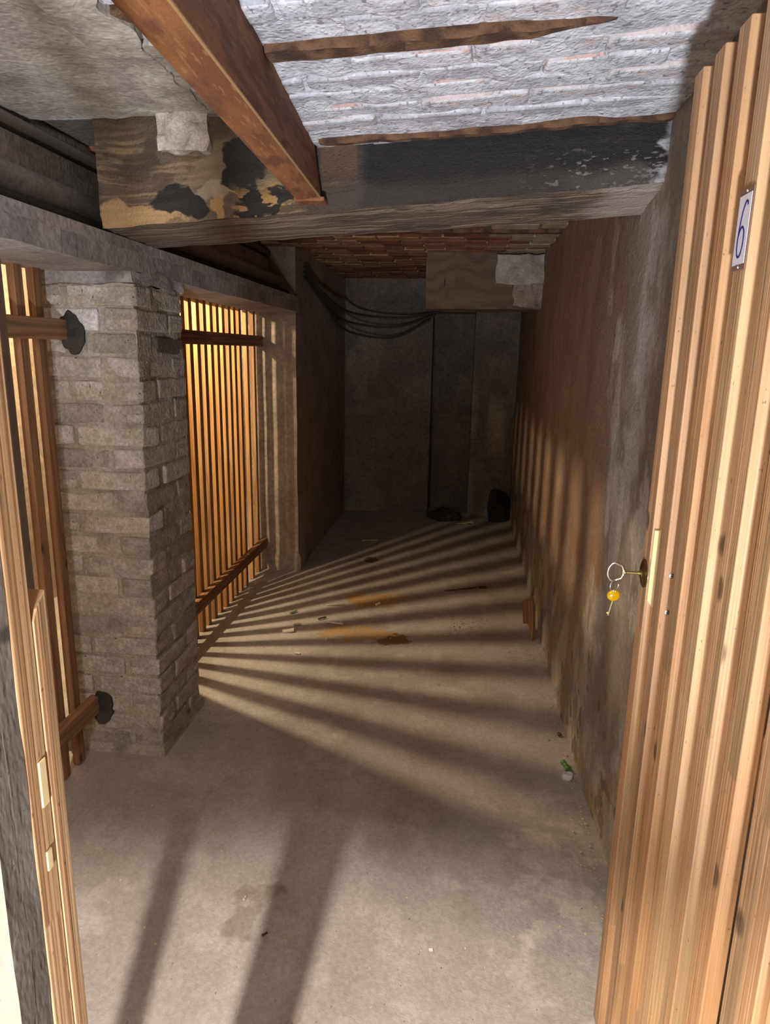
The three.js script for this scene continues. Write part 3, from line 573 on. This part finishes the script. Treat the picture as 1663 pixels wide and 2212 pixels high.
// ---------------------------------------------------------------- litter on the floor
function rock(r, s, sx = 1, sy = 0.6, sz = 1) { return boxUV(jitter(new THREE.IcosahedronGeometry(r, 2).scale(sx, sy, sz), r * 0.35, 1.1 / r, s), 0.2, 0.2); }
const limeStone = std({ map: limeTex(55, 0), roughness: 0.95 });
const greenMat = std({ color: new THREE.Color().setRGB(0.10, 0.22, 0.04), roughness: 0.6 });
{ // broken board leaning on the right wall
  const s = new THREE.Shape(); [[-0.045, 0.20], [0.03, 0.23], [0.05, 0.20], [0.046, 0.06], [0.036, 0.0], [0.012, 0.07], [-0.006, 0.085], [-0.042, 0.08]].forEach(([a, b], i) => i ? s.lineTo(a, b) : s.moveTo(a, b)); s.closePath();
  const g = boxUV(new THREE.ExtrudeGeometry(s, { depth: 0.014, bevelEnabled: true, bevelSize: 0.0015, bevelThickness: 0.0015, bevelSegments: 1 }), 0.25, 2, 1);
  const o = one('broken_board', 'broken brown board splinter leaning against the right wall', 'board', g, railMat, [0.425, 0.006, -3.50]);
  o.rotation.set(-0.10, -1.05, 0.12);
}
{
  const t = thing('green_plug', 'small green plastic wall plug lying at the foot of the wall', 'wall plug', [0.445, 0.009, -2.33]);
  const b = part('body', mergeGeometries([0, 1, 2].map((i) => new THREE.CylinderGeometry(0.0095 - 0.001 * i, 0.0095 - 0.001 * i, 0.016, 12).translate(0, 0.017 * (i - 1), 0).toNonIndexed())), greenMat, t);
  part('collar', new THREE.CylinderGeometry(0.0115, 0.0115, 0.004, 12), greenMat, t, [0, 0.027, 0]);
  t.rotation.set(Math.PI / 2, 0, -0.25);
}
one('plaster_lump', 'white lump of plaster beside the green wall plug', 'plaster', rock(0.020, 600, 1.2, 0.8, 1), limeStone, [0.44, 0.010, -2.262]);
one('brown_pebble', 'little brown pebble at the foot of the right wall', 'pebble', rock(0.010, 601), std({ color: 0x5a4028 }), [0.452, 0.006, -2.55]);
function chip(name, label, cat, w, d, h, m, x, z, turn, tilt = 0.05, group) {
  const g = boxUV(jitter(new THREE.BoxGeometry(w, h, d, 6, 1, 2), Math.min(w, d) * 0.12, 2 / d, 610 + x * 50), 0.25, 0.25);
  const o = one(name, label, cat, g, m, [x, h / 2 + 0.004, z], group); o.rotation.set(0, turn, tilt); return o;
}
const paperM = std({ color: 0xd9d2c2 }), twigM = std({ color: 0x4a3a2c }), chipM = std({ color: 0xb8a888 });
chip('plaster_chip', 'long white sliver bent on the sunken ochre stain', 'sliver', 0.10, 0.010, 0.006, paperM, -0.655, -3.56, -0.35, 0.08);
chip('paper_scrap', 'small white rectangular scrap near the slatted partition', 'scrap', 0.062, 0.026, 0.010, paperM, -0.885, -3.41, 0.25, 0.12);
chip('plaster_chip', 'small pale flake beside the white rectangular scrap', 'flake', 0.04, 0.02, 0.006, chipM, -0.86, -3.51, 0.4);
chip('wood_splinter', 'thin pale splinter lying along a light stripe', 'splinter', 0.11, 0.010, 0.006, chipM, -0.70, -3.84, 0.12);
chip('leaf_scrap', 'narrow dark green scrap on the striped floor', 'scrap', 0.05, 0.014, 0.004, greenMat, -0.925, -3.69, 0.9);
chip('wood_splinter', 'short dark splinter near the white scrap', 'splinter', 0.05, 0.010, 0.006, twigM, -0.74, -3.62, 0.7);
chip('plaster_chip', 'tiny curved white chip on the ochre stain', 'chip', 0.03, 0.012, 0.008, paperM, -0.45, -3.89, 0.8, 0.2);
chip('plaster_chip', 'tiny white chip south of the brown damp spot', 'chip', 0.008, 0.026, 0.006, paperM, -0.66, -3.33, 0.2);
chip('plaster_chip', 'flat white chip on the bright floor stripe near the pillar', 'chip', 0.03, 0.012, 0.004, paperM, -0.77, -3.14, -0.2);
chip('twig', 'dark thin twig on the floor stripes towards the right wall', 'twig', 0.22, 0.008, 0.006, twigM, 0.05, -4.24, 0.35);
chip('twig', 'dark short chip at the end of the thin twig', 'chip', 0.05, 0.024, 0.010, twigM, 0.19, -4.30, 0.3);
chip('plaster_chip', 'pale flake lying in the dark left corner of the floor', 'flake', 0.12, 0.03, 0.008, chipM, -0.69, -5.32, 0.1);
chip('paper_scrap', 'pale scrap of paper near the far wall', 'scrap', 0.16, 0.06, 0.008, chipM, 0.08, -6.05, 0.05);
chip('twig', 'small dark chip on the near floor', 'chip', 0.016, 0.005, 0.004, twigM, -0.453, -1.452, 0.7);
chip('plaster_chip', 'small white chip on the near bare floor', 'chip', 0.010, 0.008, 0.003, paperM, -0.017, -1.46, 0.3);
one('rubble_lump', 'dark lump of rubble at the foot of the far wall', 'rubble', rock(0.12, 640, 1.4, 0.5, 0.8), darkMortarMat, [-0.10, 0.03, -6.2]);
one('rubble_lump', 'dark tall lump of rubble in the far right corner', 'rubble', rock(0.15, 645, 0.7, 1.1, 0.9), darkMortarMat, [0.38, 0.10, -6.25]);
{ // loose grit
  const gs = [];
  for (let i = 0; i < 420; i++) {
    let x, z; const k = rnd();
    if (k < 0.3) { x = 0.10 + rr(-0.12, 0.12); z = -3.62 + rr(-0.16, 0.16); }
    else if (k < 0.65) { x = 0.47 - Math.abs(rr(0, 0.12) * rr(0, 1)); z = rr(-3.4, -1.5); }
    else { x = rr(-1.0, 0.42); z = rr(-4.9, -1.3); }
    const r = rr(0.0015, 0.0045);
    gs.push(new THREE.IcosahedronGeometry(r, 0).scale(1, 0.7, 1.2).rotateY(rr(0, 6)).translate(x, r * 0.4 + 0.001, z));
  }
  const o = part('floor_grit', mergeGeometries(gs), chipM, scene);
  o.userData = { label: 'loose pale grit scattered over the concrete floor', category: 'grit', kind: 'stuff' };
}

// ---------------------------------------------------------------- lamps
const bulbM = (c, e) => std({ color: 0xfff4e0, emissive: new THREE.Color().setRGB(...c), emissiveIntensity: e, roughness: 0.4 });
const whiteEnamel = std({ color: 0xdedad0, roughness: 0.35 }), blackPlastic = std({ color: 0x1c1b1a, roughness: 0.5 });
function bulbGeo() { return new THREE.LatheGeometry([[0, -0.036], [0.014, -0.033], [0.024, -0.022], [0.028, -0.006], [0.024, 0.010], [0.016, 0.026], [0.013, 0.036], [0, 0.036]].map((q) => new THREE.Vector2(...q)), 24); }
function pointLamp(spec, parent) {
  const l = new THREE.PointLight(new THREE.Color().setRGB(...spec.color), spec.cd, 0, 2);
  l.castShadow = true; l.shadow.radius = spec.radius; l.shadow.mapSize.set(1024, 1024); l.name = 'bulb_light'; parent.add(l);
}
function hangingLamp(spec, label, top, shade) {
  const t = thing('hanging_lamp', label, 'lamp', spec.p);
  part('bulb', bulbGeo(), bulbM(spec.color, 12), t);
  part('socket', new THREE.CylinderGeometry(0.018, 0.020, 0.06, 18), blackPlastic, t, [0, 0.066, 0]);
  part('cord', new THREE.CylinderGeometry(0.004, 0.004, top - spec.p[1] - 0.09, 8), blackPlastic, t, [0, (top - spec.p[1] + 0.09) / 2, 0]);
  if (shade) { // open cone, out of view, shaped to end the light across the near floor
    const o = [[0.022, 0.075], [0.20, -0.185], [0.207, -0.198]], inn = [[0.200, -0.196], [0.194, -0.183], [0.018, 0.072]];
    part('unseen_lamp_shade', new THREE.LatheGeometry([...o, ...inn].map((q) => new THREE.Vector2(...q)), 48), whiteEnamel, t);
  }
  pointLamp(spec, t); return t;
}
hangingLamp(LAMP_SIDE, 'bare bulb hanging in the passage behind the slatted partition', 2.30, false);
hangingLamp(LAMP_FAR, 'bare bulb hanging at the far end of the passage behind the partition', 2.30, false);
hangingLamp(LAMP_DOOR_UNSEEN, 'unseen shaded lamp hanging before the door, out of view, placed to light the near floor', 2.30, true);
{
  const t = thing('unseen_upper_lamp', 'unseen round lamp before the door, out of view, placed to light the pillar and upper left', 'lamp', LAMP_UPPER_UNSEEN.p);
  part('globe', new THREE.SphereGeometry(0.07, 24, 16), bulbM(LAMP_UPPER_UNSEEN.color, 5), t);
  part('base', new THREE.CylinderGeometry(0.05, 0.06, 0.05, 20), whiteEnamel, t, [0, -0.09, 0]);
  part('stand_pipe', new THREE.CylinderGeometry(0.016, 0.016, LAMP_UPPER_UNSEEN.p[1] - 0.11, 12), steelMat, t, [0, -LAMP_UPPER_UNSEEN.p[1] / 2 - 0.055, 0]);
  part('foot_plate', new THREE.CylinderGeometry(0.12, 0.13, 0.02, 24), steelMat, t, [0, 0.01 - LAMP_UPPER_UNSEEN.p[1], 0]);
  pointLamp(LAMP_UPPER_UNSEEN, t);
}
{
  const t = thing('unseen_low_lamp', 'unseen low lamp before the door, out of view, placed to light the ceiling', 'unseen lamp', [LAMP_LOW_UNSEEN.p[0], 0, LAMP_LOW_UNSEEN.p[2]]);
  const head = new THREE.Group(); head.name = 'lamp_head'; head.position.set(0, LAMP_LOW_UNSEEN.p[1], 0); t.add(head);
  head.lookAt(new THREE.Vector3(...LAMP_LOW_UNSEEN.aim));
  part('housing', rbox(0.22, 0.16, 0.05, 0.008, 2), blackPlastic, head, [0, 0, -0.05]);
  part('lens', rbox(0.19, 0.13, 0.006, 0.002), bulbM(LAMP_LOW_UNSEEN.color, 6), head, [0, 0, -0.022]);
  for (const s of [-1, 1]) { part('stand_leg', rbox(0.02, LAMP_LOW_UNSEEN.p[1] + 0.02, 0.02, 0.003), blackPlastic, t, [s * 0.13, LAMP_LOW_UNSEEN.p[1] / 2, 0.03]); part('stand_foot', rbox(0.025, 0.02, 0.26, 0.004), blackPlastic, t, [s * 0.13, 0.01, 0]); }
  const l = new THREE.SpotLight(new THREE.Color().setRGB(...LAMP_LOW_UNSEEN.color), LAMP_LOW_UNSEEN.cd, 0, 0.60, 1, 2);
  l.position.set(...LAMP_LOW_UNSEEN.p); l.castShadow = true; l.shadow.radius = LAMP_LOW_UNSEEN.radius; l.shadow.mapSize.set(1024, 1024);
  l.target.position.set(...LAMP_LOW_UNSEEN.aim); l.name = 'unseen_low_lamp_beam'; scene.add(l); scene.add(l.target);
}
sh(scene);
renderer.render(scene, camera);
